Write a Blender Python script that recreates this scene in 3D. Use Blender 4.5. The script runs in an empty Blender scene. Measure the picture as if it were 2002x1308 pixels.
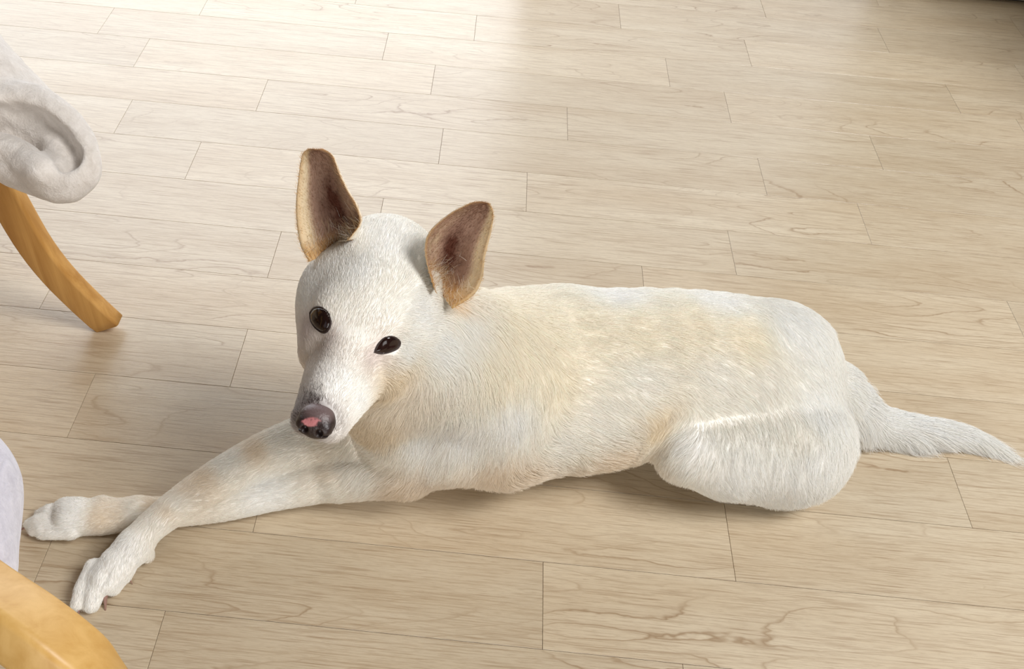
import bpy, bmesh, math, random
import numpy as np
from mathutils import Vector, Matrix
from mathutils.bvhtree import BVHTree
from mathutils.kdtree import KDTree
random.seed(7); rng = np.random.default_rng(7)
S = bpy.context.scene
C = S.collection

# ------------------------------------------------------------------ camera
F_PX, CX, CY = 1800.0, 861.17, 637.94
PITCH, ROLL, YAW = 0.812870545, -0.0792197158, -0.0241666162
CAM = np.array([0.0, -0.50083, 1.08638])
cp, sp, cyw, syw = math.cos(PITCH), math.sin(PITCH), math.cos(YAW), math.sin(YAW)
FWD = np.array([syw*cp, cyw*cp, -sp]); RT0 = np.array([cyw, -syw, 0.0]); DN0 = np.cross(FWD, RT0)
cr, sr = math.cos(ROLL), math.sin(ROLL)
RT = cr*RT0 + sr*DN0; DN = -sr*RT0 + cr*DN0
cam_d = bpy.data.cameras.new('camera'); cam = bpy.data.objects.new('camera', cam_d); C.objects.link(cam)
m = Matrix(((RT[0], -DN[0], -FWD[0], CAM[0]), (RT[1], -DN[1], -FWD[1], CAM[1]), (RT[2], -DN[2], -FWD[2], CAM[2]), (0, 0, 0, 1)))
cam.matrix_world = m
cam_d.sensor_width = 36.0; cam_d.lens = 36.0*F_PX/2002.0
cam_d.shift_x = (1001.0 - CX)/2002.0; cam_d.shift_y = (CY - 654.0)/2002.0
cam_d.clip_start = 0.02
S.camera = cam

# ------------------------------------------------------------------ light
def s2l(c):
    c = np.array(c, float)/255.0
    return tuple(np.where(c <= .04045, c/12.92, ((c+.055)/1.055)**2.4))
W = bpy.data.worlds.new('world'); S.world = W; W.use_nodes = True
W.node_tree.nodes['Background'].inputs[0].default_value = (1.0, 0.86, 0.66, 1)
W.node_tree.nodes['Background'].inputs[1].default_value = 0.05
def area(name, loc, target, sx, sy, power, col):
    d = bpy.data.lights.new(name, 'AREA'); d.shape = 'RECTANGLE'; d.size = sx; d.size_y = sy; d.energy = power; d.color = col
    o = bpy.data.objects.new(name, d); C.objects.link(o); o.location = loc
    o.rotation_euler = (Vector(target)-Vector(loc)).to_track_quat('-Z', 'Y').to_euler()
    return o
area('daylight_window_left', (-.95, 2.1, 1.0), (-.95, .8, 1.0), 2.1, 1.85, 48, (.95, .98, 1.04))
area('daylight_window_right', (1.85, -.32, 2.75), (-.1, .25, 0.1), 1.2, 1.2, 118, (.99, .985, .98))
area('glare_light_soft', (.62, 2.1, 1.0), (.62, .8, 1.0), .95, 1.85, 7.5, (.96, .98, 1.02))  # added dim panel, softens the right edge of the floor glare
area('glare_light_back', (2.9, 3.7, 1.5), (1.6, .8, 0.6), 1.5, 1.8, 30, (.98, .985, 1.0))  # added light, whitens the floor glare towards the right
area('fill_light_front', (.3, -2.7, .8), (.2, .3, 0.3), 2.6, 1.2, 54, (1.0, .985, .965))  # added low fill behind the camera, lifts the dog's near flank
S.view_settings.view_transform = 'Standard'; S.view_settings.look = 'None'
S.view_settings.gamma = 1.0; S.view_settings.use_curve_mapping = False
S.view_settings.exposure = -0.30

# ------------------------------------------------------------------ helpers
def ray(px, py):
    d = FWD + RT*((px-CX)/F_PX) + DN*((py-CY)/F_PX)
    return d
def at(px, py, z):                      # point of height z seen at a photo pixel
    d = ray(px, py); t = (z-CAM[2])/d[2]; return CAM + d*t
def on_plane(px, py, p0, n):
    d = ray(px, py); n = np.array(n, float); t = np.dot(np.array(p0)-CAM, n)/np.dot(d, n); return CAM + d*t
def link(name, me, mats, parent=None):
    o = bpy.data.objects.new(name, me); C.objects.link(o)
    for mt in (mats if isinstance(mats, (list, tuple)) else [mats]): me.materials.append(mt)
    if parent is not None: o.parent = parent
    return o
def empty(name, loc=(0, 0, 0)):
    o = bpy.data.objects.new(name, None); C.objects.link(o); o.location = loc; o.empty_display_size = .05; return o
def tag(o, label, cat, group=None):
    o['label'] = label; o['category'] = cat
    if group: o['group'] = group
    return o
def from_np(name, V, Fc, smooth=True):
    me = bpy.data.meshes.new(name)
    me.from_pydata([tuple(map(float, v)) for v in V] if len(V) < 4000 else V.tolist(), [], Fc if isinstance(Fc, list) else Fc.tolist())
    if smooth: me.polygons.foreach_set('use_smooth', [True]*len(me.polygons))
    me.update(); return me
def set_col(me, cols, name='Col'):
    a = me.color_attributes.new(name, 'FLOAT_COLOR', 'POINT')
    c = np.ones((len(me.vertices), 4), np.float32); c[:, :3] = cols; a.data.foreach_set('color', c.ravel())
def sweep(pts, wid, thk, up, name, seg=5, rnd=.004, closed_tip=True):
    """rounded rectangular bar along pts; wid across, thk along the local up"""
    pts = [np.array(p, float) for p in pts]; n = len(pts); rings = []
    for i, p in enumerate(pts):
        t = pts[min(i+1, n-1)] - pts[max(i-1, 0)]; t /= np.linalg.norm(t)
        u = np.array(up[i] if isinstance(up, list) else up, float); u = u - t*np.dot(u, t); u /= np.linalg.norm(u); s = np.cross(t, u)
        w = (wid[i] if isinstance(wid, (list, tuple)) else wid)/2; h = (thk[i] if isinstance(thk, (list, tuple)) else thk)/2; ring = []
        r = min(rnd, w*.9, h*.9)
        for (sx, sy, a0) in ((1, 1, 0), (-1, 1, 90), (-1, -1, 180), (1, -1, 270)):
            for k in range(4):
                a = math.radians(a0 + k*30)
                ring.append(p + s*(sx*(w-r)+r*math.cos(a)) + u*(sy*(h-r)+r*math.sin(a)))
        rings.append(ring)
    m_ = len(rings[0]); V = [v for r_ in rings for v in r_]; Fc = []
    for i in range(n-1):
        for k in range(m_): Fc.append((i*m_+k, i*m_+(k+1) % m_, (i+1)*m_+(k+1) % m_, (i+1)*m_+k))
    Fc.append(tuple(range(m_))[::-1]); Fc.append(tuple((n-1)*m_+k for k in range(m_)))
    me = from_np(name, V, Fc)
    return me
def spline(pts, n):
    pts = np.array(pts, float); P0 = np.vstack([2*pts[0]-pts[1], pts, 2*pts[-1]-pts[-2]]); out = []
    k = len(pts)-1
    for j in range(n):
        t = j/(n-1)*k; i = min(int(t), k-1); f = t-i; a, b, c, d = P0[i:i+4]
        out.append(.5*((2*b)+(-a+c)*f+(2*a-5*b+4*c-d)*f*f+(-a+3*b-3*c+d)*f**3))
    return np.array(out)

# ---- node helper
def mat(name):
    mt = bpy.data.materials.new(name); mt.use_nodes = True; nt = mt.node_tree
    return mt, nt, nt.nodes['Principled BSDF']
def N(nt, t, **kw):
    n = nt.nodes.new(t)
    for k, v in kw.items():
        if k == 'inp':
            for a, b in v.items(): n.inputs[a].default_value = b
        else: setattr(n, k, v)
    return n

# ---- materials
def plank_material():
    mt, nt, b = mat('pale_oak_vinyl'); L = nt.links.new
    tc = N(nt, 'ShaderNodeTexCoord'); oi = N(nt, 'ShaderNodeObjectInfo')
    comb = N(nt, 'ShaderNodeCombineXYZ'); mul = N(nt, 'ShaderNodeMath', operation='MULTIPLY', inp={1: 37.0}); L(oi.outputs['Random'], mul.inputs[0])
    mul2 = N(nt, 'ShaderNodeMath', operation='MULTIPLY', inp={1: 91.0}); L(oi.outputs['Random'], mul2.inputs[0])
    L(mul.outputs[0], comb.inputs[0]); L(mul2.outputs[0], comb.inputs[2])
    add = N(nt, 'ShaderNodeVectorMath', operation='ADD'); L(tc.outputs['Object'], add.inputs[0]); L(comb.outputs[0], add.inputs[1])
    def noise(scale, det, rough=.5, dist=0.):
        mp = N(nt, 'ShaderNodeMapping'); mp.inputs['Scale'].default_value = scale; L(add.outputs[0], mp.inputs[0])
        n = N(nt, 'ShaderNodeTexNoise', inp={'Scale': 1.0, 'Detail': det, 'Roughness': rough, 'Distortion': dist}); L(mp.outputs[0], n.inputs['Vector']); return n.outputs['Fac']
    broad = noise((1.9, 11, 1), 1.6, .42, .25)
    wob = noise((30, 90, 1), 2, .6)
    m1 = N(nt, 'ShaderNodeMath', operation='MULTIPLY_ADD', inp={1: 15.0}); L(broad, m1.inputs[0])
    w2 = N(nt, 'ShaderNodeMath', operation='MULTIPLY', inp={1: .38}); L(wob, w2.inputs[0]); L(w2.outputs[0], m1.inputs[2])
    fr = N(nt, 'ShaderNodeMath', operation='FRACT'); L(m1.outputs[0], fr.inputs[0])
    ring = N(nt, 'ShaderNodeValToRGB'); r = ring.color_ramp
    r.elements[0].position = 0; r.elements[0].color = (0, 0, 0, 1); r.elements[1].position = 1; r.elements[1].color = (0, 0, 0, 1)
    for p, v in ((.62, .03), (.84, .25), (.92, .95), (.965, .25)):
        e = r.elements.new(p); e.color = (v, v, v, 1)
    L(fr.outputs[0], ring.inputs[0])
    gate = noise((3.2, 9, 1), 2); gr = N(nt, 'ShaderNodeMapRange', inp={'From Min': .42, 'From Max': .68, 'To Min': .10, 'To Max': .85}); L(gate, gr.inputs[0])
    rg = N(nt, 'ShaderNodeMath', operation='MULTIPLY'); L(ring.outputs[0], rg.inputs[0]); L(gr.outputs[0], rg.inputs[1])
    fine = noise((14, 420, 1), 4, .62); fm = N(nt, 'ShaderNodeMapRange', inp={'From Min': .47, 'From Max': .74, 'To Min': 0., 'To Max': .75}); L(fine, fm.inputs[0])
    fine2 = noise((55, 900, 1), 3, .6); fm2 = N(nt, 'ShaderNodeMapRange', inp={'From Min': .5, 'From Max': .8, 'To Min': 0., 'To Max': .6}); L(fine2, fm2.inputs[0])
    tot = N(nt, 'ShaderNodeMath', operation='MAXIMUM'); L(rg.outputs[0], tot.inputs[0]); L(fm.outputs[0], tot.inputs[1])
    tot2 = N(nt, 'ShaderNodeMath', operation='MAXIMUM'); L(tot.outputs[0], tot2.inputs[0]); L(fm2.outputs[0], tot2.inputs[1])
    tone = noise((2.2, 16, 1), 3); tr = N(nt, 'ShaderNodeValToRGB'); e = tr.color_ramp.elements
    e[0].position = .3; e[0].color = (*s2l((199, 180, 151)), 1); e[1].position = .72; e[1].color = (*s2l((213, 198, 172)), 1); L(tone, tr.inputs[0])
    hv = N(nt, 'ShaderNodeHueSaturation'); L(tr.outputs[0], hv.inputs['Color'])
    vr = N(nt, 'ShaderNodeMapRange', inp={'To Min': .93, 'To Max': 1.05}); L(oi.outputs['Random'], vr.inputs[0]); L(vr.outputs[0], hv.inputs['Value'])
    mix = N(nt, 'ShaderNodeMix', data_type='RGBA'); L(tot2.outputs[0], mix.inputs[0]); L(hv.outputs[0], mix.inputs[6]); mix.inputs[7].default_value = (*s2l((146, 116, 82)), 1)
    L(mix.outputs[2], b.inputs['Base Color'])
    rr = N(nt, 'ShaderNodeMapRange', inp={'To Min': .25, 'To Max': .34}); L(fine, rr.inputs[0]); L(rr.outputs[0], b.inputs['Roughness'])
    bp = N(nt, 'ShaderNodeBump', inp={'Strength': .12, 'Distance': .001}); bp.invert = True; L(tot2.outputs[0], bp.inputs['Height']); L(bp.outputs[0], b.inputs['Normal'])
    b.inputs['Specular IOR Level'].default_value = 1.0
    return mt
def wood_material(name, c0, c1, sc=(60, 60, 4)):
    mt, nt, b = mat(name); L = nt.links.new
    tc = N(nt, 'ShaderNodeTexCoord'); mp = N(nt, 'ShaderNodeMapping'); mp.inputs['Scale'].default_value = sc; L(tc.outputs['Object'], mp.inputs[0])
    mp.inputs['Rotation'].default_value = (.2, -.5, .6)
    n = N(nt, 'ShaderNodeTexNoise', inp={'Scale': 1., 'Detail': 5., 'Roughness': .6, 'Distortion': .4}); L(mp.outputs[0], n.inputs[0])
    r = N(nt, 'ShaderNodeValToRGB'); e = r.color_ramp.elements; e[0].position = .35; e[0].color = (*s2l(c0), 1); e[1].position = .65; e[1].color = (*s2l(c1), 1); L(n.outputs['Fac'], r.inputs[0])
    L(r.outputs[0], b.inputs['Base Color']); b.inputs['Roughness'].default_value = .42
    bp = N(nt, 'ShaderNodeBump', inp={'Strength': .1, 'Distance': .001}); L(n.outputs['Fac'], bp.inputs['Height']); L(bp.outputs[0], b.inputs['Normal'])
    return mt
def fleece_material(name, c0, c1):
    mt, nt, b = mat(name); L = nt.links.new
    tc = N(nt, 'ShaderNodeTexCoord')
    n = N(nt, 'ShaderNodeTexNoise', inp={'Scale': 380., 'Detail': 5., 'Roughness': .7}); L(tc.outputs['Object'], n.inputs[0])
    n2 = N(nt, 'ShaderNodeTexNoise', inp={'Scale': 60., 'Detail': 4., 'Roughness': .6, 'Distortion': .8}); L(tc.outputs['Object'], n2.inputs[0])
    ad = N(nt, 'ShaderNodeMath', operation='MULTIPLY_ADD', inp={1: .5}); L(n.outputs['Fac'], ad.inputs[0]); L(n2.outputs['Fac'], ad.inputs[2])
    r = N(nt, 'ShaderNodeValToRGB'); e = r.color_ramp.elements; e[0].position = .5; e[0].color = (*s2l(c0), 1); e[1].position = .95; e[1].color = (*s2l(c1), 1); L(ad.outputs[0], r.inputs[0])
    L(r.outputs[0], b.inputs['Base Color']); b.inputs['Roughness'].default_value = .95
    b.inputs['Sheen Weight'].default_value = .5; b.inputs['Sheen Roughness'].default_value = .5
    bp = N(nt, 'ShaderNodeBump', inp={'Strength': .7, 'Distance': .004}); L(ad.outputs[0], bp.inputs['Height']); L(bp.outputs[0], b.inputs['Normal'])
    return mt
def plain(name, c, rough=.5, metal=0., spec=.5):
    mt, nt, b = mat(name); b.inputs['Base Color'].default_value = (*s2l(c), 1)
    b.inputs['Roughness'].default_value = rough; b.inputs['Metallic'].default_value = metal; b.inputs['Specular IOR Level'].default_value = spec
    n = N(nt, 'ShaderNodeTexNoise', inp={'Scale': 300., 'Detail': 3.}); bp = N(nt, 'ShaderNodeBump', inp={'Strength': .08, 'Distance': .001})
    nt.links.new(n.outputs['Fac'], bp.inputs['Height']); nt.links.new(bp.outputs[0], b.inputs['Normal'])
    return mt
def attr_material(name, rough=.8, spec=.2, bump=0., hair=False):
    mt, nt, b = mat(name); L = nt.links.new
    a = N(nt, 'ShaderNodeAttribute', attribute_name='Col'); L(a.outputs['Color'], b.inputs['Base Color'])
    b.inputs['Roughness'].default_value = rough; b.inputs['Specular IOR Level'].default_value = spec
    if bump:
        tc = N(nt, 'ShaderNodeTexCoord'); n = N(nt, 'ShaderNodeTexNoise', inp={'Scale': 500., 'Detail': 4.}); L(tc.outputs['Object'], n.inputs[0])
        bp = N(nt, 'ShaderNodeBump', inp={'Strength': bump, 'Distance': .001}); L(n.outputs['Fac'], bp.inputs['Height']); L(bp.outputs[0], b.inputs['Normal'])
    return mt
def hair_material(name):
    mt, nt, b = mat(name); L = nt.links.new
    a = N(nt, 'ShaderNodeAttribute', attribute_name='Col')
    d = N(nt, 'ShaderNodeBsdfDiffuse'); t = N(nt, 'ShaderNodeBsdfTranslucent'); mx = N(nt, 'ShaderNodeMixShader'); mx.inputs[0].default_value = .3
    L(a.outputs['Color'], d.inputs['Color']); L(a.outputs['Color'], t.inputs['Color']); L(d.outputs[0], mx.inputs[1]); L(t.outputs[0], mx.inputs[2])
    L(mx.outputs[0], nt.nodes['Material Output'].inputs['Surface'])
    return mt

# ------------------------------------------------------------------ floor
PW, PL = 0.12, 0.6398
M_floor = plank_material(); M_gap = plain('dark_joint', (138, 114, 86), .8)
def box_me(name, x0, x1, y0, y1, z0, z1, bev=0.):
    bm = bmesh.new(); bmesh.ops.create_cube(bm, size=1)
    for v in bm.verts: v.co = ((x0+x1)/2+v.co.x*(x1-x0), (y0+y1)/2+v.co.y*(y1-y0), (z0+z1)/2+v.co.z*(z1-z0))
    if bev: bmesh.ops.bevel(bm, geom=[e for e in bm.edges], offset=bev, segments=2, affect='EDGES', profile=.6)
    me = bpy.data.meshes.new(name); bm.to_mesh(me); bm.free(); return me
floor = link('floor', box_me('floor', -2.2, 2.7, -1.3, 3.1, -.03, -.0022), M_gap); floor['kind'] = 'structure'
G = .00028
def plank_me():
    bm = bmesh.new(); x, y = PL/2-G, PW/2-G; i = .0002
    vs = [bm.verts.new(p) for p in ((-x, -y, -.002), (x, -y, -.002), (x, y, -.002), (-x, y, -.002),
          (-x, -y, -.0002), (x, -y, -.0002), (x, y, -.0002), (-x, y, -.0002), (-x+i, -y+i, 0), (x-i, -y+i, 0), (x-i, y-i, 0), (-x+i, y-i, 0))]
    for a in (0, 4):
        for k in range(4): bm.faces.new((vs[a+k], vs[a+(k+1) % 4], vs[a+4+(k+1) % 4], vs[a+4+k]))
    bm.faces.new(vs[8:12]); bm.faces.new(vs[3::-1])
    me = bpy.data.meshes.new('plank'); bm.to_mesh(me); bm.free(); me.materials.append(M_floor); return me
pm = plank_me()
# end joint of each row (metres), as laid in the photograph
off = {-1: -.3234, 0: .1443, 1: .3984, 2: .7453, 3: .31, 4: .6131, 5: .3157, 6: .4830, 7: .1093, 8: .5755, 9: .1900, 10: .5387, 11: .4198, 12: .6178, 13: .3239, 14: .05}
for row in range(-8, 22):
    o0 = off.get(row, (row*.2371) % PL)
    k0 = math.floor((-1.9-o0)/PL); x = o0 + k0*PL
    while x < 2.3:
        o = bpy.data.objects.new('plank', pm); C.objects.link(o); o.parent = floor
        o.location = (x+PL/2, row*PW+PW/2, 0)
        x += PL

shade_panel = link('shade_panel_right', box_me('shade_panel_right', 1.42, 1.54, 1.02, 1.86, 0, 2.3), plain('white_panel', (232, 228, 220), .9)); shade_panel['kind'] = 'structure'  # unseen panel added to shade the floor's far right corner
# ------------------------------------------------------------------ signed distance modelling
class Field:
    def __init__(s, lo, hi, h):
        s.lo = np.array(lo, np.float32); s.h = h; s.n = np.ceil((np.array(hi)-s.lo)/h).astype(int)+1
        s.F = np.full(s.n, 1.0, np.float32)
    def sub(s, lo, hi):
        a = np.maximum(np.floor((lo-s.lo)/s.h).astype(int), 0); b = np.minimum(np.ceil((hi-s.lo)/s.h).astype(int)+1, s.n)
        if (b <= a).any(): return None, None
        sl = tuple(slice(a[i], b[i]) for i in range(3))
        g = [(s.lo[i]+s.h*np.arange(a[i], b[i], dtype=np.float32)) for i in range(3)]
        return sl, (g[0][:, None, None], g[1][None, :, None], g[2][None, None, :])
    def merge(s, sl, d, k):
        f = s.F[sl]
        if k <= 0: s.F[sl] = np.minimum(f, d); return
        hh = np.clip(.5+.5*(f-d)/k, 0, 1); s.F[sl] = f*(1-hh)+d*hh-k*hh*(1-hh)
    def cut(s, sl, d, k):
        f = s.F[sl]; hh = np.clip(.5-.5*(f+d)/k, 0, 1); s.F[sl] = f*(1-hh)+(-d)*hh+k*hh*(1-hh)
    def cone(s, a, b, ra, rb, k=.02, op='merge', sz=1.0):
        a = np.array(a, np.float32); b = np.array(b, np.float32); m_ = max(ra, rb)+.03+k
        sl, g = s.sub(np.minimum(a, b)-m_, np.maximum(a, b)+m_)
        if sl is None: return
        ba = b-a; L2 = float(ba@ba)+1e-12
        px, py, pz = g[0]-a[0], g[1]-a[1], g[2]-a[2]
        t = np.clip((px*ba[0]+py*ba[1]+pz*ba[2])/L2, 0, 1)
        d = np.sqrt((px-t*ba[0])**2+(py-t*ba[1])**2+((pz-t*ba[2])*sz)**2)-(ra+(rb-ra)*t)
        getattr(s, op)(sl, d, k)
    def chain(s, pts, k=.02, op='merge'):
        P_ = np.array([p for p, r in pts], np.float32); R_ = [r for p, r in pts]; m_ = max(R_)+.03+k
        sl, g = s.sub(P_.min(0)-m_, P_.max(0)+m_)
        if sl is None: return
        d = None
        for i in range(len(pts)-1):
            a, ba = P_[i], P_[i+1]-P_[i]; px, py, pz = g[0]-a[0], g[1]-a[1], g[2]-a[2]
            t = np.clip((px*ba[0]+py*ba[1]+pz*ba[2])/(float(ba@ba)+1e-12), 0, 1)
            e = np.sqrt((px-t*ba[0])**2+(py-t*ba[1])**2+(pz-t*ba[2])**2)-(R_[i]+(R_[i+1]-R_[i])*t)
            d = e if d is None else np.minimum(d, e)
        getattr(s, op)(sl, d, k)
    def tube(s, pts, k=.02, n=4, op='merge'):                  # chain through a smooth curve
        q = spline(np.array([list(p)+[r] for p, r in pts]), (len(pts)-1)*n+1); s.chain([(x[:3], x[3]) for x in q], k, op)
    def ell(s, c, rad, Rm=None, k=.02, op='merge'):
        c = np.array(c, np.float32); rad = np.array(rad, np.float32); m_ = rad.max()+.03+k
        sl, g = s.sub(c-m_, c+m_)
        if sl is None: return
        px, py, pz = g[0]-c[0], g[1]-c[1], g[2]-c[2]
        Rm = np.eye(3) if Rm is None else np.array(Rm)       # columns = axes
        q = [px*Rm[0, i]+py*Rm[1, i]+pz*Rm[2, i] for i in range(3)]
        k0 = np.sqrt(sum((q[i]/rad[i])**2 for i in range(3))); k1 = np.sqrt(sum((q[i]/rad[i]**2)**2 for i in range(3)))+1e-9
        getattr(s, op)(sl, k0*(k0-1)/k1, k)
    def union(s, o, k):                                        # same lattice
        sl, _ = s.sub(o.lo, o.lo+s.h*(o.n-1)-s.h*.5)
        a = [x.start for x in sl]; sl = tuple(slice(a[i], a[i]+o.n[i]) for i in range(3))
        sl = tuple(slice(x.start, min(x.stop, s.n[i])) for i, x in enumerate(sl))
        sh = tuple(slice(0, x.stop-x.start) for x in sl)
        s.merge(sl, o.F[sh], k)
    def like(s, lo, hi):
        a = np.floor((np.array(lo)-s.lo)/s.h).astype(int); l = s.lo+a*s.h
        return Field(l, hi, s.h)
    def mesh(s):
        F = s.F; ins = F < 0; nx, ny, nz = F.shape
        c = np.zeros((nx-1, ny-1, nz-1), np.int8)
        for i in (0, 1):
            for j in (0, 1):
                for k in (0, 1): c += ins[i:nx-1+i, j:ny-1+j, k:nz-1+k]
        act = (c > 0) & (c < 8); idx = np.argwhere(act); ids = np.full(c.shape, -1, np.int32); ids[act] = np.arange(len(idx))
        P = np.zeros((len(idx), 3)); cnt = np.zeros(len(idx))
        cor = [(i, j, k) for i in (0, 1) for j in (0, 1) for k in (0, 1)]
        vals = {q: F[idx[:, 0]+q[0], idx[:, 1]+q[1], idx[:, 2]+q[2]] for q in cor}
        for a in cor:
            for ax in range(3):
                if a[ax]: continue
                b = list(a); b[ax] = 1; b = tuple(b); va, vb = vals[a], vals[b]; mk = (va < 0) != (vb < 0)
                t = np.where(mk, va/np.where(mk, va-vb, 1), 0); p = np.array(a, float)[None]*np.ones((len(idx), 1)); p[:, ax] = t
                P[mk] += p[mk]; cnt[mk] += 1
        V = s.lo+(idx+P/cnt[:, None])*s.h
        quads = []
        for ax in range(3):
            u, v = (ax+1) % 3, (ax+2) % 3
            A = [slice(None)]*3; B = [slice(None)]*3; A[ax] = slice(0, -1); B[ax] = slice(1, None)
            ia, ib = ins[tuple(A)], ins[tuple(B)]; ed = np.argwhere(ia != ib); ok = (ed[:, u] > 0) & (ed[:, v] > 0)
            ok &= (ed[:, u] < F.shape[u]-1) & (ed[:, v] < F.shape[v]-1); ed = ed[ok]; flip = ia[tuple(ed.T)]
            def cid(du, dv):
                e = ed.copy(); e[:, u] += du; e[:, v] += dv; return ids[tuple(e.T)]
            q = np.stack([cid(-1, -1), cid(0, -1), cid(0, 0), cid(-1, 0)], 1)
            q[~flip] = q[~flip][:, ::-1]; quads.append(q)
        return V, np.vstack(quads)
def smooth_verts(V, Q, it=1, lam=.5):
    for _ in range(it):
        acc = np.zeros_like(V); n = np.zeros(len(V))
        for a, b in ((0, 1), (1, 2), (2, 3), (3, 0)):
            for x, y in ((a, b), (b, a)):
                np.add.at(acc, Q[:, x], V[Q[:, y]]); np.add.at(n, Q[:, x], 1)
        V = V+(acc/n[:, None]-V)*lam
    return V

def vnoise(P, f, seed):
    r_ = np.random.default_rng(seed); out = np.zeros((len(P), 3))
    for _ in range(6):
        k = r_.normal(size=(3, 3))*f; ph = r_.random(3)*6.28; out += np.sin(P@k+ph)
    return out/6

# ------------------------------------------------------------------ the dog
HF = np.array([-.133, -.938, .322]); HF /= np.linalg.norm(HF)      # head axes: forward, left, up
HL = np.array([.984, -.165, -.074]); HL -= HF*HL.dot(HF); HL /= np.linalg.norm(HL)
HU = np.cross(HF, HL); HR = np.stack([HF, HL, HU], 1)
HT = np.array([-.1055, .161, .370]); HS = 1.09
def hd(x, y, z): return HT+HR@(np.array([x, y, z])*HS)

B = Field((-.60, -.08, -.006), (.90, .56, .52), .0025)
# trunk
B.tube([(at(975, 762, .125), .114), (at(1150, 742, .120), .124), (at(1350, 721, .125), .110), (at(1488, 724, .112), .101)], k=.03)
B.cone(at(1000, 655, .17), at(1080, 655, .17), .055, .055, k=.05)                   # withers
# neck and chest
B.cone(hd(-.075, 0, -.03), at(960, 735, .185), .072, .105, k=.04)
B.cone(hd(-.05, .0, -.075), at(800, 825, .12), .045, .068, k=.04)
B.cone(at(800, 832, .115), at(960, 815, .115), .066, .09, k=.04)
# near shoulder and upper arm: slightly proud of the ribs
SH = B.like((-.25, .0, -.006), (.3, .5, .45))
SH.cone(at(930, 725, .215), at(885, 840, .125), .080, .066, k=.02)
SH.cone(at(885, 840, .125), at(790, 893, .085), .064, .048, k=.02)
SH.cone(at(790, 893, .085), at(670, 925, .055), .048, .034, k=.02)
B.union(SH, .007)
# near foreleg
NL = B.like((-.60, -.03, -.006), (.0, .35, .2))
NL.tube([(at(800, 895, .075), .044), (at(735, 912, .066), .038), (at(640, 932, .046), .0325), (at(540, 957, .033), .0265), (at(430, 985, .027), .0225), (at(330, 1000, .024), .0200), (at(270, 1005, .024), .0205)], k=.012)
NL.cone(at(205, 992, .030), at(200, 985, .030), .010, .008, k=.006)
NL.cone(at(150, 998, .026), at(126, 991, .022), .014, .0115, k=.005)
NL.chain([(at(270, 1005, .024), .0200), (at(200, 1010, .024), .023), (at(140, 1012, .022), .023)], k=.012)
for (x0, y0, x1, y1, r, r1) in ((150, 1000, 100, 1003, .014, .012), (130, 1012, 78, 1021, .013, .0105), (135, 1028, 85, 1033, .0125, .010), (140, 1038, 102, 1041, .011, .009)):
    NL.chain([(at(x0, y0, .02), r), (at(x1, y1, .016), r1), (at(x1-18, y1+4, .011), r1*.75)], k=.0045)
B.union(NL, .012)
# far foreleg, crossing over the near one
FL = B.like((-.60, -.06, -.006), (.05, .35, .25))
FL.tube([(at(690, 830, .105), .050), (at(610, 858, .078), .038), (at(520, 888, .074), .030), (at(430, 934, .073), .0255), (at(350, 985, .064), .0215), (at(296, 1027, .050), .0190), (at(264, 1064, .040), .0200)], k=.012)
FL.chain([(at(264, 1064, .040), .0195), (at(232, 1098, .032), .0215), (at(206, 1128, .025), .0195)], k=.010)
FL.cone(at(284, 1066, .028), at(289, 1082, .016), .0110, .0085, k=.005)              # carpal pad
for (x0, y0, x1, y1, x2, y2, r, r1) in ((186, 1108, 163, 1148, 153, 1176, .012, .0100), (204, 1112, 187, 1152, 180, 1176, .0150, .0130), (234, 1096, 232, 1122, 222, 1142, .0165, .0140), (252, 1090, 252, 1108, 248, 1122, .0110, .0090)):
    FL.chain([(at(x0, y0, .024), r), (at(x1, y1, .020), r1), (at(x2, y2, .012), r1*.8)], k=.004)
for q, r_ in ((((210, 1118, .044), (202, 1148, .036), (199, 1178, .016)), .0036), (((184, 1110, .044), (168, 1146, .034), (160, 1180, .018)), .0026)):
    FL.tube([(at(*p), r_) for p in q], k=.003, op='cut')
B.union(FL, .006)
# haunch: thigh with the knee forward, shank and foot folded beneath
HA = B.like((.15, .1, -.006), (.7, .56, .35))
HA.cone(at(1535, 880, .105), at(1352, 872, .110), .047, .040, k=.02)
HA.cone(at(1550, 890, .080), at(1430, 895, .085), .058, .052, k=.03)
HA.cone(at(1338, 885, .095), at(1500, 928, .045), .036, .036, k=.03)
HA.cone(at(1560, 865, .088), at(1545, 900, .06), .048, .053, k=.03)
HA.chain([(at(1530, 930, .040), .034), (at(1450, 905, .022), .022), (at(1390, 895, .018), .018)], k=.015)
B.union(HA, .012)
B.cone(at(1530, 715, .12), at(1590, 765, .09), .070, .040, k=.04)
B.cone(at(1490, 775, .120), at(1565, 850, .095), .062, .058, k=.05)                  # rump over the tail root
# tail on the floor
TL = B.like((.45, .25, -.006), (.9, .5, .2))
TL.tube([(at(1620, 775, .075), .050), (at(1690, 818, .035), .030), (at(1770, 838, .024), .021), (at(1850, 848, .018), .0165), (at(1920, 864, .012), .009), (at(1960, 884, .008), .003)], k=.015)
B.union(TL, .03)
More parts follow.
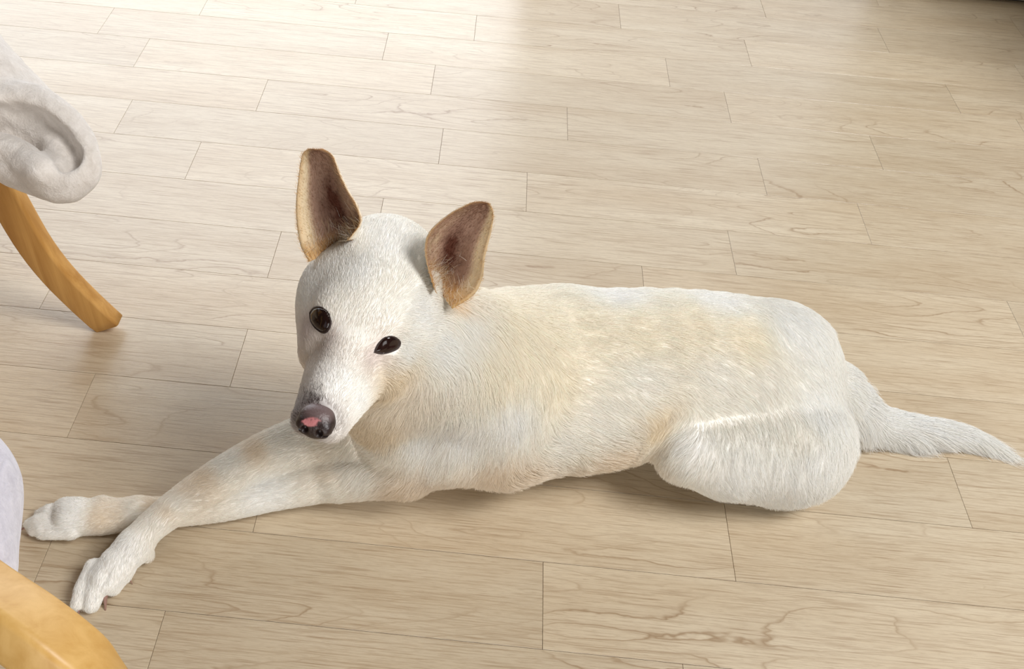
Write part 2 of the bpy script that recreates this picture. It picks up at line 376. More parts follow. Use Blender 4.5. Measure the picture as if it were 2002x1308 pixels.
# head
H = B.like((-.35, -.06, .16), (.12, .45, .52))
def he(x, y, z, a, b, c, k=.015, op='merge', R_=None): H.ell(hd(x, y, z), (a*HS, b*HS, c*HS), HR if R_ is None else R_, k, op)
def hc(a, b, ra, rb, k=.015, op='merge'): H.cone(hd(*a), hd(*b), ra*HS, rb*HS, k, op)
he(-.078, 0, .012, .078, .059, .054)
he(-.104, 0, .028, .052, .056, .052)
he(-.066, -.042, .000, .030, .034, .036, .03)
he(-.030, 0, .012, .044, .046, .030)
for s_ in (-1, 1):
    hc((-.07, .030*s_, -.035), (-.012, .028*s_, -.038), .036, .026, .02)
    hc((-.050, .040*s_, -.010), (-.008, .030*s_, -.016), .026, .018, .02)
    he(-.012, .022*s_, .012, .022, .020, .014, .015)
    hc((.02, .014*s_, -.045), (.088, .011*s_, -.052), .024, .0145, .012)
hc((-.005, 0, -.012), (.060, 0, -.030), .027, .0185, .018)
hc((.055, 0, -.030), (.094, 0, -.042), .0190, .0150, .012)
hc((-.045, 0, -.066), (.066, 0, -.070), .024, .0110, .012)
B.union(H, .035)
V, Q = B.mesh(); V = smooth_verts(V, Q, 2, .5)
V[:, 2] = np.maximum(V[:, 2], .0012)
tree = BVHTree.FromPolygons(V.tolist(), Q.tolist())
def hit(px, py):
    d = Vector(ray(px, py)).normalized(); r_ = tree.ray_cast(Vector(CAM), d)
    return (np.array(r_[0]), np.array(r_[1])) if r_[0] is not None else (None, None)
def facing(p, n):
    return n if np.dot(n, CAM-p) > 0 else -n

dog = empty('dog', (.15, .3, 0)); bpy.context.view_layer.update()
tag(dog, 'cream-white short-haired dog with upright ears lying on the pale plank floor, front legs crossed', 'dog')
def child(o, parent):
    o.parent = parent; o.matrix_parent_inverse = Matrix.Translation(-parent.matrix_world.translation) if parent is dog else Matrix()
    return o

# colour of the coat, by place on the body (mostly pigment; forearms also carry the head's shade)
def col_anchor():
    A = []
    def a(px, py, c, w=1.0):
        p, n = hit(px, py)
        if p is not None: A.append((p, s2l(c), w))
    w = (250, 247, 242); cr_ = (249, 240, 224); lc = (249, 244, 236)
    for q in ((640, 760), (700, 780), (620, 560), (790, 690), (820, 610), (700, 530), (760, 470), (860, 680), (1350, 870), (1450, 930), (1560, 920), (1600, 800), (1560, 640), (1400, 585), (1200, 575), (900, 620),
              (1700, 820), (1800, 830), (190, 1120), (240, 1070), (130, 1010), (520, 960), (900, 850), (1000, 820), (1600, 900), (820, 860)): a(*q, w)
    for q in ((1010, 650), (985, 720), (1060, 640), (1080, 690), (1150, 650), (1250, 650), (1350, 640), (1090, 740), (1450, 660)): a(*q, cr_)
    for q in ((690, 640), (680, 600), (760, 560), (1250, 750), (1400, 740), (1180, 820), (1100, 860), (450, 900), (350, 980), (560, 860), (700, 930), (640, 950), (730, 880), (1500, 760), (1560, 850), (260, 1000), (310, 1030)): a(*q, lc)
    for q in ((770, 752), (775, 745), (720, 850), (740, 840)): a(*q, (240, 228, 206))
    a(602, 506, (224, 204, 160), .2); a(893, 604, (230, 196, 136), .2);
    for q in ((612, 792), (604, 794), (622, 796), (614, 786)): a(*q, (120, 100, 98), .12)
    for q in ((725, 700), (735, 690), (648, 660), (602, 640)): a(*q, (222, 210, 204), .15)
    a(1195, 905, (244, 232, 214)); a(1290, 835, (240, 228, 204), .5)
    for q in ((200, 1015), (240, 1005), (290, 990), (360, 960), (400, 935), (330, 1000), (500, 880), (640, 940)): a(*q, (241, 228, 208), .3)  # cream pigment mixed with the head's shadow on the forearms
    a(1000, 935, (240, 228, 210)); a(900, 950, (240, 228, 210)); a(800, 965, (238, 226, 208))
    return A
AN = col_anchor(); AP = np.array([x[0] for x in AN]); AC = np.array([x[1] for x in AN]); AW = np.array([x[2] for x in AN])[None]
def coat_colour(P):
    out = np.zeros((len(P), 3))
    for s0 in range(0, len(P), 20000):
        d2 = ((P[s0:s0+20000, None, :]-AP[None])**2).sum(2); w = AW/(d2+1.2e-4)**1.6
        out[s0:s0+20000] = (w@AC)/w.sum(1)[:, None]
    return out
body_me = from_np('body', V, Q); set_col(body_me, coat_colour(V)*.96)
body = child(link('body', body_me, attr_material('dog_skin_and_undercoat', .9, .1, .25)), dog)

# ------------------------------------------------------------------ ears
M_ear = attr_material('ear_leather', .75, .25, .3)
def ear(left, right, base, n, depth, flip):
    """left/right rails (photo pixels) laid in the plane through base facing n; the shell is cupped behind it"""
    nv, nu = 52, 33
    n = np.array(n, float); n /= np.linalg.norm(n)
    Lr = spline([on_plane(x, y, base, n) for x, y in left], nv); Rr = spline([on_plane(x, y, base, n) for x, y in right], nv)
    fr = np.zeros((nv, nu, 3)); bk = np.zeros_like(fr); cf = np.zeros((nv, nu, 3)); cb = np.zeros((nv, nu, 3))
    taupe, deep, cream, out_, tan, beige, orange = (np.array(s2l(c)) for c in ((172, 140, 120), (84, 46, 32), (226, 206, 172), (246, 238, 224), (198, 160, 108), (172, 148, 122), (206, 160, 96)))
    for i in range(nv):
        v = i/(nv-1); w = np.linalg.norm(Lr[i]-Rr[i])
        for j in range(nu):
            u = -1+2*j/(nu-1); uo = -u*flip; p = Lr[i]*(1-(u+1)/2)+Rr[i]*(u+1)/2
            cup = depth*(1-abs(u)**2.4)*(1-v)**.7*(.35+.65*min(1, w/.05))
            ridge = .0030*math.exp(-((uo+.45)/.10)**2)*math.sin(min(1, v*1.5)*math.pi)+.0024*math.exp(-((uo+.15+.25*v)/.08)**2)*math.sin(min(1, v*2.0)*math.pi)+.0030*math.exp(-((uo-.62)/.12)**2)*math.sin(min(1, v*1.3)*math.pi)
            th = .0030*(1-.5*v)*(1-.6*abs(u)**4)
            q = p-n*(cup-ridge); nz = float(vnoise(q[None], 260, 41)[0, 0]+.6*vnoise(q[None], 700, 42)[0, 1])
            fr[i, j] = q+n*nz*.0012*(1-v); bk[i, j] = p-n*(cup+th+.0024)
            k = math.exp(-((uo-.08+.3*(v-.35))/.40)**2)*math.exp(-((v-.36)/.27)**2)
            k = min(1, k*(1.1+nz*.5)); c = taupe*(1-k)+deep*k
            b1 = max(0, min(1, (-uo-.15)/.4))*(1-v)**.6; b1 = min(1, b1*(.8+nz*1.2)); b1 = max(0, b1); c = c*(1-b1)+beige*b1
            e = min(1, max(0, (uo-.66)/.16)); c = c*(1-e)+cream*e
            e = max(0, (abs(u)-.86)/.14); c = c*(1-e*.6)+tan*e*.6
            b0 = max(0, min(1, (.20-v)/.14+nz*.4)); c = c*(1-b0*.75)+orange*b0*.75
            e2 = max(0, (v-.93)/.07); c = c*(1-e2*.7)+tan*e2*.7
            cf[i, j] = c; cb[i, j] = out_*(1-e*.6)+cream*e*.6
    Vv = np.vstack([fr.reshape(-1, 3), bk.reshape(-1, 3)]); Cc = np.vstack([cf.reshape(-1, 3), cb.reshape(-1, 3)]); o = nv*nu; Fc = []
    for i in range(nv-1):
        for j in range(nu-1):
            a = i*nu+j; Fc.append((a, a+1, a+nu+1, a+nu)); Fc.append((o+a, o+a+nu, o+a+nu+1, o+a+1))
    loop = [(i, 0) for i in range(nv)]+[(nv-1, j) for j in range(1, nu)]+[(i, nu-1) for i in range(nv-2, -1, -1)]+[(0, j) for j in range(nu-2, 0, -1)]
    for (a, b) in zip(loop, loop[1:]+loop[:1]):
        x, y = a[0]*nu+a[1], b[0]*nu+b[1]; Fc.append((y, x, o+x, o+y))
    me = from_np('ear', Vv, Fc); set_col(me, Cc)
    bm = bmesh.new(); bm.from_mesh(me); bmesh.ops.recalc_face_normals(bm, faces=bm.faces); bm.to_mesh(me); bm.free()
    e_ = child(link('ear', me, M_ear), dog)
    return e_, fr, n, cf
earA, frA, nA, cA = ear([(604, 512), (588, 480), (580, 440), (579, 390), (585, 335), (591, 302), (604, 291)], [(680, 470), (703, 436), (697, 405), (678, 372), (662, 338), (650, 306), (634, 293)],
                    hd(-.046, -.045, .045), HF*.90-HL*.25+HU*.10, .040, 1)
earB, frB, nB, cB = ear([(852, 572), (836, 520), (832, 478), (846, 448), (880, 419), (915, 400), (938, 394)], [(884, 604), (925, 578), (943, 545), (948, 505), (960, 455), (965, 420), (957, 398)],
                    hd(-.046, .048, .042), HF*.86+HL*.38+HU*.10, .042, -1)

# ------------------------------------------------------------------ nose
NO = hd(.106, 0, -.042)
Nf = Field(NO-.04, NO+.04, .0012)
def ne(x, y, z, a, b, c, k=.004, op='merge'): Nf.ell(NO+HR@np.array([x, y, z]), (a, b, c), HR, k, op)
ne(-.002, 0, .001, .0125, .0190, .0135); ne(.004, 0, -.003, .0095, .0150, .0125); ne(-.008, 0, .006, .012, .014, .009, .006)
for s_ in (-1, 1):
    ne(.006, .0105*s_, -.002, .0075, .0078, .0085)
    ne(.0135, .0075*s_, -.003, .0065, .0036, .0042, .002, 'cut'); ne(.009, .0145*s_, -.006, .008, .0034, .0018, .002, 'cut')
ne(.0165, 0, -.006, .0035, .0009, .012, .0015, 'cut')
Vn, Qn = Nf.mesh(); Vn = smooth_verts(Vn, Qn, 1, .4)
loc = (Vn-NO)@HR
pk = np.exp(-(((loc[:, 1]+.002)/.0095)**2+((loc[:, 2]-.0070-.25*loc[:, 1])/.0042)**2+((loc[:, 0]-.011)/.016)**2)**1.5)
nz = vnoise(Vn, 500, 31)[:, 0]+.5*vnoise(Vn, 1300, 32)[:, 0]; pk = np.clip((pk*(1+nz)-.35)*2.4, 0, 1)
pk = np.clip(pk*1.25, 0, 1)[:, None]
dark = np.array(s2l((44, 32, 30))); pinkn = np.array(s2l((186, 118, 118))); gr_ = np.array(s2l((118, 98, 96)))
up_ = np.clip((loc[:, 2]-.006)/.006, 0, 1)[:, None]*.75
cn = (dark*(1-up_)+gr_*up_)*(1-pk)+pinkn*pk
nme = from_np('nose', Vn, Qn); set_col(nme, cn); mnose = attr_material('nose_leather', .38, .5, .5)
nose = child(link('nose', nme, mnose), dog)

# ------------------------------------------------------------------ eyes
mt, nt, b_ = mat('dark_brown_eye'); b_.inputs['Base Color'].default_value = (*s2l((52, 30, 24)), 1); b_.inputs['Roughness'].default_value = .12
b_.inputs['Specular IOR Level'].default_value = .45; M_eye = mt
tcn = N(nt, 'ShaderNodeTexCoord'); nn = N(nt, 'ShaderNodeTexNoise', inp={'Scale': 240., 'Detail': 2.}); rp = N(nt, 'ShaderNodeValToRGB'); nt.links.new(tcn.outputs['Object'], nn.inputs[0]); nt.links.new(nn.outputs['Fac'], rp.inputs[0])
rp.color_ramp.elements[0].color = (*s2l((18, 9, 8)), 1); rp.color_ramp.elements[1].color = (*s2l((46, 27, 23)), 1); nt.links.new(rp.outputs[0], b_.inputs['Base Color'])
M_lid = plain('dark_eyelid', (52, 38, 34), .55)
def eye(outline, bulge, lid_r):
    pts = []
    n_ = 28; oc = spline(outline+[outline[0]], n_+1)[:-1]; ctr2 = oc.mean(0)
    nrm = np.zeros(3); W3 = []
    for x, y in oc:
        p, n = hit(x, y); n = facing(p, n); W3.append(p); nrm += n
    nrm /= np.linalg.norm(nrm); W3 = np.array(W3); c = W3.mean(0)
    W3 = W3-np.outer((W3-c)@nrm, nrm)*.2                       # flatten towards the lid plane
    Vv = []; Fc = []; rings = 8
    for i in range(rings):
        t = i/rings; 
        for p in W3: Vv.append(c+(p-c)*(1-t)+nrm*(bulge*math.sqrt(max(0, 1-(1-t)**2))-.0004))
    Vv.append(c+nrm*(bulge-.0004)); k0 = len(Vv)
    for p in W3: Vv.append(p-nrm*.005)
    for i in range(rings-1):
        for j in range(n_): Fc.append((i*n_+j, i*n_+(j+1) % n_, (i+1)*n_+(j+1) % n_, (i+1)*n_+j))
    for j in range(n_): Fc.append(((rings-1)*n_+j, (rings-1)*n_+(j+1) % n_, k0-1)); Fc.append((j, k0+j, k0+(j+1) % n_, (j+1) % n_))
    Fc.append(tuple(range(k0, k0+n_)))
    me = from_np('eye', Vv, Fc); bm = bmesh.new(); bm.from_mesh(me); bmesh.ops.recalc_face_normals(bm, faces=bm.faces); bm.to_mesh(me); bm.free()
    e = child(link('eye', me, M_eye), dog)
    Vv = []; Fc = []; k = 8
    for j in range(n_):
        t = W3[(j+1) % n_]-W3[j-1]; t /= np.linalg.norm(t); s_ = np.cross(t, nrm)
        wv = lid_r*(1+.35*math.sin(j/n_*4*math.pi+1))
        for q in range(k):
            a = 2*math.pi*q/k; Vv.append(W3[j]+s_*math.cos(a)*wv+nrm*(math.sin(a)*lid_r*.75+.0004))
    for j in range(n_):
        for q in range(k): Fc.append((j*k+q, j*k+(q+1) % k, ((j+1) % n_)*k+(q+1) % k, ((j+1) % n_)*k+q))
    lid = link('eyelid', from_np('eyelid', Vv, Fc), M_lid, e)
    return e, c, nrm
EA = eye([(608, 612), (616, 602), (630, 602), (642, 612), (647, 630), (642, 645), (632, 650), (618, 642), (609, 628)], .0052, .0013)
EB = eye([(732, 688), (740, 672), (752, 660), (768, 658), (781, 668), (778, 680), (764, 688), (748, 691)], .0034, .0010)

# ------------------------------------------------------------------ claws
M_claw = plain('horn_claw', (150, 116, 104), .45)
def claw(p0, p1, r):
    p0, p1 = np.array(p0), np.array(p1); ax = p1-p0; L_ = np.linalg.norm(ax); t = ax/L_; s_ = np.cross(t, (0, 0, 1)); s_ /= np.linalg.norm(s_); u = np.cross(s_, t)
    Vv = []; Fc = []; k = 8; n_ = 6
    for i in range(n_):
        f = i/(n_-1); c = p0+ax*f-np.array([0, 0, 1])*L_*.25*f*f; rr = r*(1-f*.85)
        for q in range(k): a = 2*math.pi*q/k; Vv.append(c+s_*math.cos(a)*rr*.7+u*math.sin(a)*rr)
    for i in range(n_-1):
        for q in range(k): Fc.append((i*k+q, i*k+(q+1) % k, (i+1)*k+(q+1) % k, (i+1)*k+q))
    Fc.append(tuple(range(k))[::-1]); Fc.append(tuple((n_-1)*k+q for q in range(k)))
    return child(link('claw', from_np('claw', Vv, Fc), M_claw), dog)
claw(at(156, 1174, .014), at(152, 1203, .004), .0045)
claw(at(207, 1150, .020), at(204, 1192, .004), .0062); claw(at(248, 1122, .014), at(258, 1140, .004), .0035)
claw(at(64, 1026, .012), at(36, 1034, .005), .004); claw(at(74, 1036, .011), at(52, 1044, .005), .0038); claw(at(104, 998, .014), at(84, 1000, .006), .0036)

# ------------------------------------------------------------------ fur
FA = [  # px, py, flow dx, dy, length (mm), lift
 (690, 600, 18, -60, 6, .3), (640, 760, 20, -60, 4.5, .4), (690, 770, 35, -50, 5, .4), (720, 520, 16, -60, 7, .3), (800, 650, 60, 15, 12, .35), (780, 715, 50, 40, 15, .4), (600, 560, 0, -50, 6, .3),
 (760, 450, 20, -40, 8, .3), (840, 620, 60, -10, 12, .4), (860, 690, 60, 35, 17, .45), (640, 690, 10, -60, 5, .4), (710, 720, 40, -40, 6, .4), (640, 540, 5, -60, 6, .3),
 (660, 640, 25, -60, 5, .25), (730, 640, 30, -60, 5, .25),
 (900, 650, 40, 45, 20, .4), (930, 750, 15, 60, 22, .4), (850, 800, -8, 60, 25, .45), (760, 860, -15, 60, 24, .45), (700, 900, -35, 45, 18, .35), (840, 900, -15, 60, 22, .4), (950, 850, -15, 60, 20, .35),
 (1020, 680, 30, 60, 20, .4), (1040, 760, 0, 60, 20, .35), (780, 760, -5, 60, 24, .45), (900, 930, -40, 40, 18, .35),
 (1050, 600, 60, 8, 17, .3), (1200, 600, 60, 5, 16, .28), (1400, 600, 60, 10, 16, .28), (1550, 640, 40, 45, 16, .3), (1150, 700, 60, 12, 17, .3), (1150, 800, 60, 28, 18, .32), (1100, 900, 60, 25, 24, .4), (1200, 880, 60, 5, 24, .4),
 (1050, 930, 50, 30, 24, .45), (1300, 760, 60, 22, 20, .3), (1450, 720, 60, 25, 19, .3), (1580, 750, 40, 50, 18, .3), (1400, 780, 60, 35, 20, .3),
 (1310, 880, -40, 50, 15, .4), (1340, 850, -45, 30, 14, .4), (1400, 860, -5, 60, 16, .4), (1500, 880, 12, 60, 17, .4), (1600, 880, 0, 60, 18, .4), (1450, 950, 30, 45, 16, .4), (1560, 950, 20, 50, 18, .45),
 (1620, 820, 10, 60, 22, .4), (1660, 800, 50, 40, 28, .4), (1680, 850, 30, 50, 40, .5), (1750, 830, 60, 12, 34, .3), (1750, 860, 60, 28, 50, .4), (1850, 850, 60, 25, 46, .3), (1930, 872, 50, 32, 46, .25),
 (640, 930, -60, 15, 10, .3), (730, 900, -55, 35, 15, .35), (520, 960, -60, 10, 8, .42), (400, 990, -60, 8, 7, .42), (250, 1005, -60, 5, 6.5, .42), (120, 1015, -60, 8, 5, .4),
 (600, 850, -50, 25, 9, .42), (480, 885, -50, 33, 8, .42), (380, 945, -45, 35, 7, .42), (290, 1020, -30, 50, 6, .42), (200, 1120, -20, 60, 5, .4)]
fp, fd, fl_, fli = [], [], [], []
for (x, y, dx, dy, l, li) in FA:
    p, n = hit(x, y)
    if p is None: continue
    n = facing(p, n); dep = np.dot(p-CAM, FWD); d = RT*dx/F_PX*dep+DN*dy/F_PX*dep
    r0 = ray(x, y); q = d-n*np.dot(d, n)
    # slide along the view ray so that the flow seen in the picture lies in the surface
    den = np.dot(r0, n); q2 = d-r0*np.dot(d, n)/den if abs(den) > .35*np.linalg.norm(r0) else q
    fp.append(p); fd.append(q2/np.linalg.norm(q2)); fl_.append(l*.001); fli.append(li)
fp, fd, fl_, fli = map(np.array, (fp, fd, fl_, fli))
def tri_samples(V, Q, count, wfun):
    T = np.vstack([Q[:, [0, 1, 2]], Q[:, [0, 2, 3]]]); A, B_, C_ = V[T[:, 0]], V[T[:, 1]], V[T[:, 2]]
    cr_ = np.cross(B_-A, C_-A); ar = np.linalg.norm(cr_, axis=1); n = cr_/(ar[:, None]+1e-12)
    w = ar*wfun((A+B_+C_)/3, n); w /= w.sum(); i = rng.choice(len(T), count, p=w)
    u, v = rng.random((2, count)); m_ = u+v > 1; u[m_] = 1-u[m_]; v[m_] = 1-v[m_]
    return A[i]+(B_[i]-A[i])*u[:, None]+(C_[i]-A[i])*v[:, None], n[i]
# outward orientation + smooth normals
nn_ = np.zeros_like(V); Nq = np.cross(V[Q[:, 1]]-V[Q[:, 0]], V[Q[:, 3]]-V[Q[:, 0]])
for k_ in range(4): np.add.at(nn_, Q[:, k_], Nq)
nn_ /= np.linalg.norm(nn_, axis=1)[:, None]+1e-12
top_i = V[:, 2].argmax(); SGN = 1.0 if nn_[top_i, 2] > 0 else -1.0
def dens(Pc, n):
    n = n*SGN; vd = CAM-Pc; vd /= np.linalg.norm(vd, axis=1)[:, None]; f = (n*vd).sum(1)
    w = np.where(f > -.35, 1.0, .18)
    hl = (Pc-HT)@HR
    w *= np.where((np.linalg.norm(Pc-HT, axis=1) < .2) & (f > -.35), 1.9, 1.0)
    w *= np.where((Pc[:, 0] > .58), 1.5, 1.0)*np.where((Pc[:, 0] < -.12) & (Pc[:, 2] < .14), 1.7, 1.0)*np.where(Pc[:, 2] < .004, .3, 1.0)
    for c, r_ in ((EA[1], .0125), (EB[1], .0115), (NO, .0195)):
        w *= np.where(np.linalg.norm(Pc-c, axis=1) < r_, .0, 1.0)
    return w
NH = 260000
Pr, Nr = tri_samples(V, Q, NH, dens); Nr = Nr*SGN
def idw(P):
    D = np.zeros((len(P), 3)); L_ = np.zeros(len(P)); Li = np.zeros(len(P))
    for s0 in range(0, len(P), 20000):
        d2 = ((P[s0:s0+20000, None, :]-fp[None])**2).sum(2); w = 1/(d2+2e-4)**2; w /= w.sum(1)[:, None]
        D[s0:s0+20000] = w@fd; L_[s0:s0+20000] = w@fl_; Li[s0:s0+20000] = w@fli
    return D, L_, Li
D, Ln, Li = idw(Pr)
D /= np.linalg.norm(D, axis=1)[:, None]+1e-9
D = D+vnoise(Pr, 22, 1)*.25+vnoise(Pr, 120, 2)*.40+rng.normal(size=D.shape)*.16
D -= Nr*(D*Nr).sum(1)[:, None]; D /= np.linalg.norm(D, axis=1)[:, None]+1e-9
Ln = Ln*(.65+.5*rng.random(NH)); Li = Li*(.6+.8*rng.random(NH))
ts = np.array([0, .33, .67, 1.0])
pts = np.zeros((NH, 4, 3))
for i, t in enumerate(ts):
    lift = (Li*(t-.55*t*t))[:, None]
    pts[:, i] = Pr-Nr*.0002+Ln[:, None]*(D*t+Nr*lift+np.array([0, 0, -.12])*t*t*(Ln[:, None]/.03))
# clumping towards guide tips
NG = 26000; gi = rng.choice(NH, NG, replace=False); kd = KDTree(NG)
for a, i in enumerate(gi): kd.insert(Pr[i], a)
kd.balance()
near = np.array([kd.find(p)[1] for p in Pr.tolist()]); g = gi[near]
cl = np.clip((Ln-.004)/.016, 0, 1)*.5
off_ = (pts[g]-Pr[g][:, None])*np.minimum(1.3, (Ln/Ln[g]))[:, None, None]+Pr[g][:, None]
for i, t in enumerate(ts):
    w = (cl*t**1.5)[:, None]; pts[:, i] = pts[:, i]*(1-w)+off_[:, i]*w
pts[:, :, 2] = np.maximum(pts[:, :, 2], .0015)
def make_hair(name, pts, cols, r0, r1, parent, material):
    n, k = pts.shape[:2]; hc_ = bpy.data.hair_curves.new(name); hc_.add_curves([k]*n)
    hc_.attributes['position'].data.foreach_set('vector', pts.astype(np.float32).ravel()) if 'position' in hc_.attributes else None
    ra = hc_.attributes.get('radius') or hc_.attributes.new('radius', 'FLOAT', 'POINT')
    rad = np.linspace(r0, r1, k)[None]*np.ones((n, 1)); ra.data.foreach_set('value', rad.astype(np.float32).ravel())
    ca = hc_.attributes.new('Col', 'FLOAT_COLOR', 'CURVE'); c4 = np.ones((n, 4), np.float32); c4[:, :3] = cols; ca.data.foreach_set('color', c4.ravel())
    o = bpy.data.objects.new(name, hc_); C.objects.link(o); hc_.materials.append(material); child(o, parent); o['kind'] = 'stuff'; return o
M_hair = hair_material('cream_fur')
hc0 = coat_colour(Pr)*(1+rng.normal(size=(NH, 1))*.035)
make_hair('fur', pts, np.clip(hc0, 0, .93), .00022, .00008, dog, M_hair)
# whiskers and ear hair
wp = []; wc = []
for _ in range(60):
    x, y = 612+random.gauss(0, 11), 778+random.gauss(0, 9); p, n = hit(x, y)
    if p is None: continue
    n = facing(p, n); d = RT*random.gauss(-.1, .5)+DN*random.uniform(-1, -.2); d -= n*np.dot(d, n); l = random.uniform(.006, .013)
    wp.append([p, p+d*l*.4+n*.001, p+d*l*.7+n*.0016, p+d*l+n*.0018]); wc.append(s2l((70, 56, 52)))
for fr, n, us, cc in ((frA, nA, 1, cA), (frB, nB, -1, cB)):
    nv, nu = fr.shape[:2]
    def strand(p, d, l, c):
        wp.append([p, p+d*l*.33, p+d*l*.66+n*.0006, p+d*l+n*.001]); wc.append(s2l(c) if max(c) > 2 else c)
    for _ in range(420):                                     # wisps at the mouth of the ear
        i = min(nv-1, int(abs(random.gauss(0, 6)))); j = random.randrange(0, nu); p = fr[i, j]+n*.0008
        upv = fr[min(nv-1, i+14), nu//2]-fr[i, j]; upv /= np.linalg.norm(upv)+1e-9
        d = upv*.8+n*random.uniform(.1, .6)+np.array([random.gauss(0, .3) for _ in range(3)])
        strand(p, d, random.uniform(.008, .016), random.choice(((232, 220, 198), (214, 190, 150), (240, 234, 224), (190, 160, 124))))
    for _ in range(6000):                                    # short nap inside and along the rim
        i = random.randrange(0, nv-1); j = random.randrange(0, nu); u = -1+2*j/(nu-1)
        if abs(u) < .6 and random.random() < .35: continue
        t = fr[min(nv-1, i+2), j]-fr[max(0, i-2), j]; t /= np.linalg.norm(t)+1e-9; o_ = fr[i, nu-1]-fr[i, 0]; o_ /= np.linalg.norm(o_)+1e-9
        e = max(0, abs(u)-.75)*4; d = t*1.0+o_*(np.sign(u)*.18*e)+n*(.15+.3*e)+np.array([random.gauss(0, .2) for _ in range(3)])
        c = tuple(np.clip(cc[i, j]*random.uniform(.9, 1.45), 0, .9))
        strand(fr[i, j]+o_*random.gauss(0, .001), d, random.uniform(.002, .0042), c)
make_hair('ear_and_muzzle_hair', np.array(wp), np.array(wc), .00015, .00005, dog, M_hair)
# ear rim fuzz is carried by the rim colour of each ear

# ------------------------------------------------------------------ chairs
M_honey = wood_material('honey_beech', (172, 122, 56), (200, 152, 84)); M_honey2 = wood_material('light_honey_beech', (198, 152, 80), (216, 174, 106))
M_fleece = fleece_material('grey_fleece', (208, 198, 188), (234, 226, 218)); M_cush = fleece_material('lavender_grey_fleece', (190, 186, 198), (220, 216, 226))
ch = empty('wooden_chair', (-.9, .25, 0)); bpy.context.view_layer.update()
tag(ch, 'honey-coloured wooden chair with curved splayed legs under the grey fleece blanket', 'chair')
def kid(o, par): o.parent = par; o.matrix_parent_inverse = Matrix.Translation(-par.matrix_world.translation); return o
Y0 = .455; pl = [on_plane(x, y, (0, Y0, 0), (0, 1, 0)) for x, y in ((214, 634), (166, 590), (112, 535), (66, 475), (18, 393))]
top = pl[-1]; pl.append(top+np.array([-.012, 0, .07])); pl.append(top+np.array([-.014, 0, .12]))
leg_c = spline(pl, 22); leg_c[0] = pl[0]
leg_c[:, 2] += 0
def leg_mesh(cpts):
    me = sweep(cpts, .047, .026, (0, 1, 0), 'leg', rnd=.004)
    for v in me.vertices: v.co.z = max(v.co.z, .0006)
    return me
base = leg_c-np.array([leg_c[0][0], Y0, 0])
def place_leg(fx, fy, sx):
    q = base.copy(); q[:, 0] *= sx; return kid(link('leg', leg_mesh(q+np.array([fx, fy, 0])), M_honey), ch)
fx = leg_c[0][0]; zt = leg_c[-1][2]; xt = leg_c[-1][0]
place_leg(fx, Y0, 1); place_leg(fx, .06, 1) if False else None
place_leg(fx-.62, Y0, -1); place_leg(fx-.62, .10, -1); place_leg(fx-.26, .0-.02, .2) if False else None
xl = fx-.62+(fx-xt)
kid(link('seat', box_me('seat', xl-.02, xt+.02, .08, Y0+.02, zt-.01, zt+.02, .006), M_honey), ch)
kid(link('backrest', box_me('backrest', xl-.03, xl, .08, Y0+.02, zt+.02, zt+.42, .008), M_honey), ch)

# fleece blanket bunched on the seat edge (one lofted, folded cloth)
FB = Field(at(100, 250, .42)-np.array([.42, .22, .17]), at(100, 250, .42)+np.array([.16, .22, .17]), .0035)
zb = .43
def bl(pl_, k=.02, **kw): FB.tube([(at(x, y, z), r) for x, y, z, r in pl_], k=k, **kw)
bl([(-170, 90, .47, .085), (-50, 190, .46, .068), (50, 240, .44, .048), (105, 290, .42, .042)], k=.03)
bl([(-140, 330, .43, .05), (-20, 285, .44, .036), (60, 305, .435, .036), (128, 325, .43, .036)], k=.02)
bl([(-40, 225, .475, .028), (50, 205, .478, .026), (100, 226, .47, .025), (138, 262, .455, .024), (150, 310, .44, .024), (128, 354, .425, .024), (70, 335, .43, .026), (-10, 300, .44, .026), (-60, 280, .44, .026)], k=.012)
# hollow of the fold and the ridge inside it
bl([(-60, 266, .470, .034), (30, 260, .470, .033), (80, 272, .462, .029), (120, 302, .455, .021)], k=.008, op='cut')
bl([(-30, 285, .455, .016), (30, 300, .450, .017), (80, 335, .445, .018)], k=.008)
bl([(70, 262, .440, .016), (105, 290, .438, .017), (112, 325, .438, .014)], k=.008)
FB.F += 0
Vb, Qb = FB.mesh(); Vb = smooth_verts(Vb, Qb, 2, .5)
Vb = Vb+vnoise(Vb, 45, 5)*.0035+vnoise(Vb, 150, 6)*.0012
blanket = link('fleece_blanket', from_np('fleece_blanket', Vb, Qb), M_fleece)
tag(blanket, 'soft light grey fleece blanket bunched and folded over the chair edge at upper left', 'blanket')

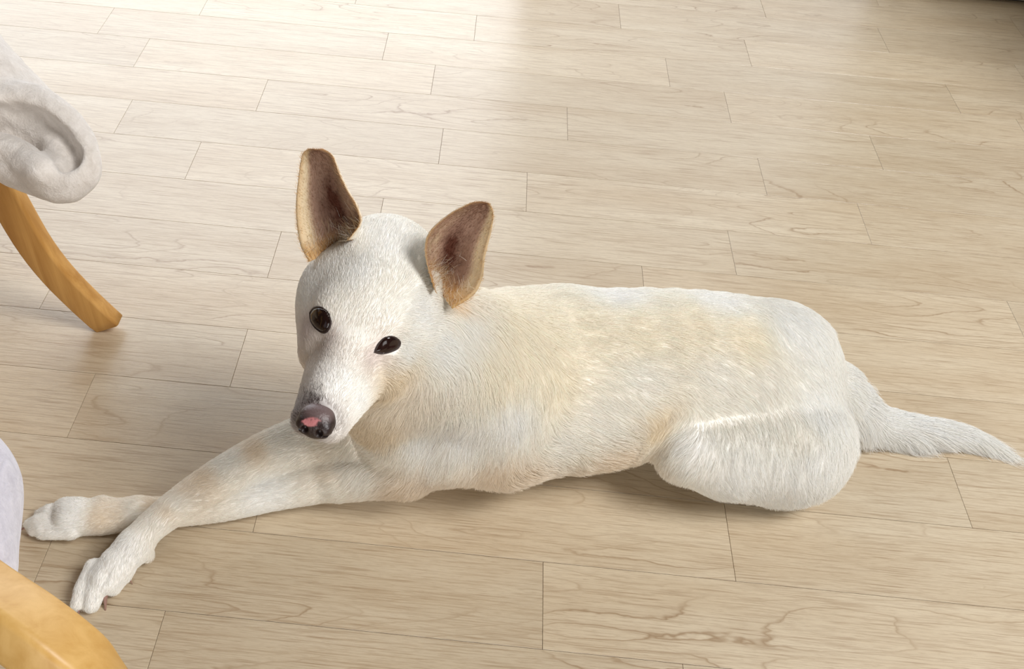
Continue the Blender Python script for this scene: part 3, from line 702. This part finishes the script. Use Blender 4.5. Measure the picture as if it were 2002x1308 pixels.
ac = empty('wooden_armchair', (-.5, -.25, 0)); bpy.context.view_layer.update()
tag(ac, 'light honey wooden armchair with a pale lavender-grey cushion, at the lower left corner', 'chair')
az = [.50, .50, .495, .485, .465, .43]
ap = [(-68, 1144), (-4, 1190), (54, 1230), (112, 1274), (166, 1320), (208, 1374)]
apts = [at(x, y, z) for (x, y), z in zip(ap, az)]
kid(link('armrest', sweep(spline(apts, 24), [.046]*24, [.034]*24, (.95, .55, 1), 'armrest', rnd=.006), M_honey2), ac)
a0 = apts[0]; ae = apts[-1]
kid(link('leg', sweep(spline([ae+np.array([0, 0, .0]), ae+np.array([.015, -.03, -.12]), ae+np.array([.02, -.045, -.28]), np.array([ae[0]+.04, ae[1]-.03, .001])], 14), .045, .03, (1, 0, 0), 'leg'), M_honey2), ac)
kid(link('seat_rail', box_me('seat_rail', -.95, -.42, -.36, -.32, .30, .36, .005), M_honey2), ac)
for (x, y) in ((-.95, -.34), (-.95, -.10), (-.46, -.34)):
    kid(link('leg', box_me('leg', x-.02, x+.02, y-.02, y+.02, .001, .5, .004), M_honey2), ac)
CF = Field((-.80, -.42, .28), (-.20, .12, .60), .006)
CF.cone(at(-118, 985, .43), at(-128, 1110, .43), .052, .055, k=.03); CF.cone(at(-170, 970, .42), at(-240, 1150, .42), .07, .07, k=.05); 
Vc, Qc = CF.mesh(); Vc = smooth_verts(Vc, Qc, 3, .5); Vc = Vc+vnoise(Vc, 40, 9)*.003
cus = kid(link('cushion', from_np('cushion', Vc, Qc), M_cush), ac); cus['label'] = 'pale lavender-grey fleece cushion'

# ------------------------------------------------------------------ floor-standing unit at the top right
un = empty('slatted_cabinet', (1.8, 2.1, 0)); bpy.context.view_layer.update()
tag(un, 'grey metal floor unit with a slotted grille along its base, at the upper right corner', 'heater')
M_unit = plain('warm_grey_metal', (186, 180, 164), .45, .2); M_dark = plain('dark_recess', (44, 34, 26), .8)
ux0, uy0 = 1.10, 1.875
kid(link('casing', box_me('casing', ux0, 2.5, uy0+.004, uy0+.32, .09, 1.1, .006), M_unit), un)
kid(link('plinth', box_me('plinth', ux0+.02, 2.48, uy0+.02, uy0+.30, .001, .014, 0), M_dark), un)
kid(link('lower_frame', box_me('lower_frame', ux0, 2.5, uy0, uy0+.32, .012, .028, .003), M_unit), un)
kid(link('recess', box_me('recess', ux0+.01, 2.49, uy0+.012, uy0+.30, .028, .09, 0), M_dark), un)
x = ux0+.012
for i in range(80):
    me = box_me('slat', -.004, .004, 0, .01, .028, .09, 0)
    if i == 0: sl_me = me; sl_me.materials.append(M_unit)
    o = bpy.data.objects.new('slat', sl_me); C.objects.link(o); o.location = (x, uy0+.002, 0); kid(o, un); x += .0172
print('verts', len(V), 'hair', NH)
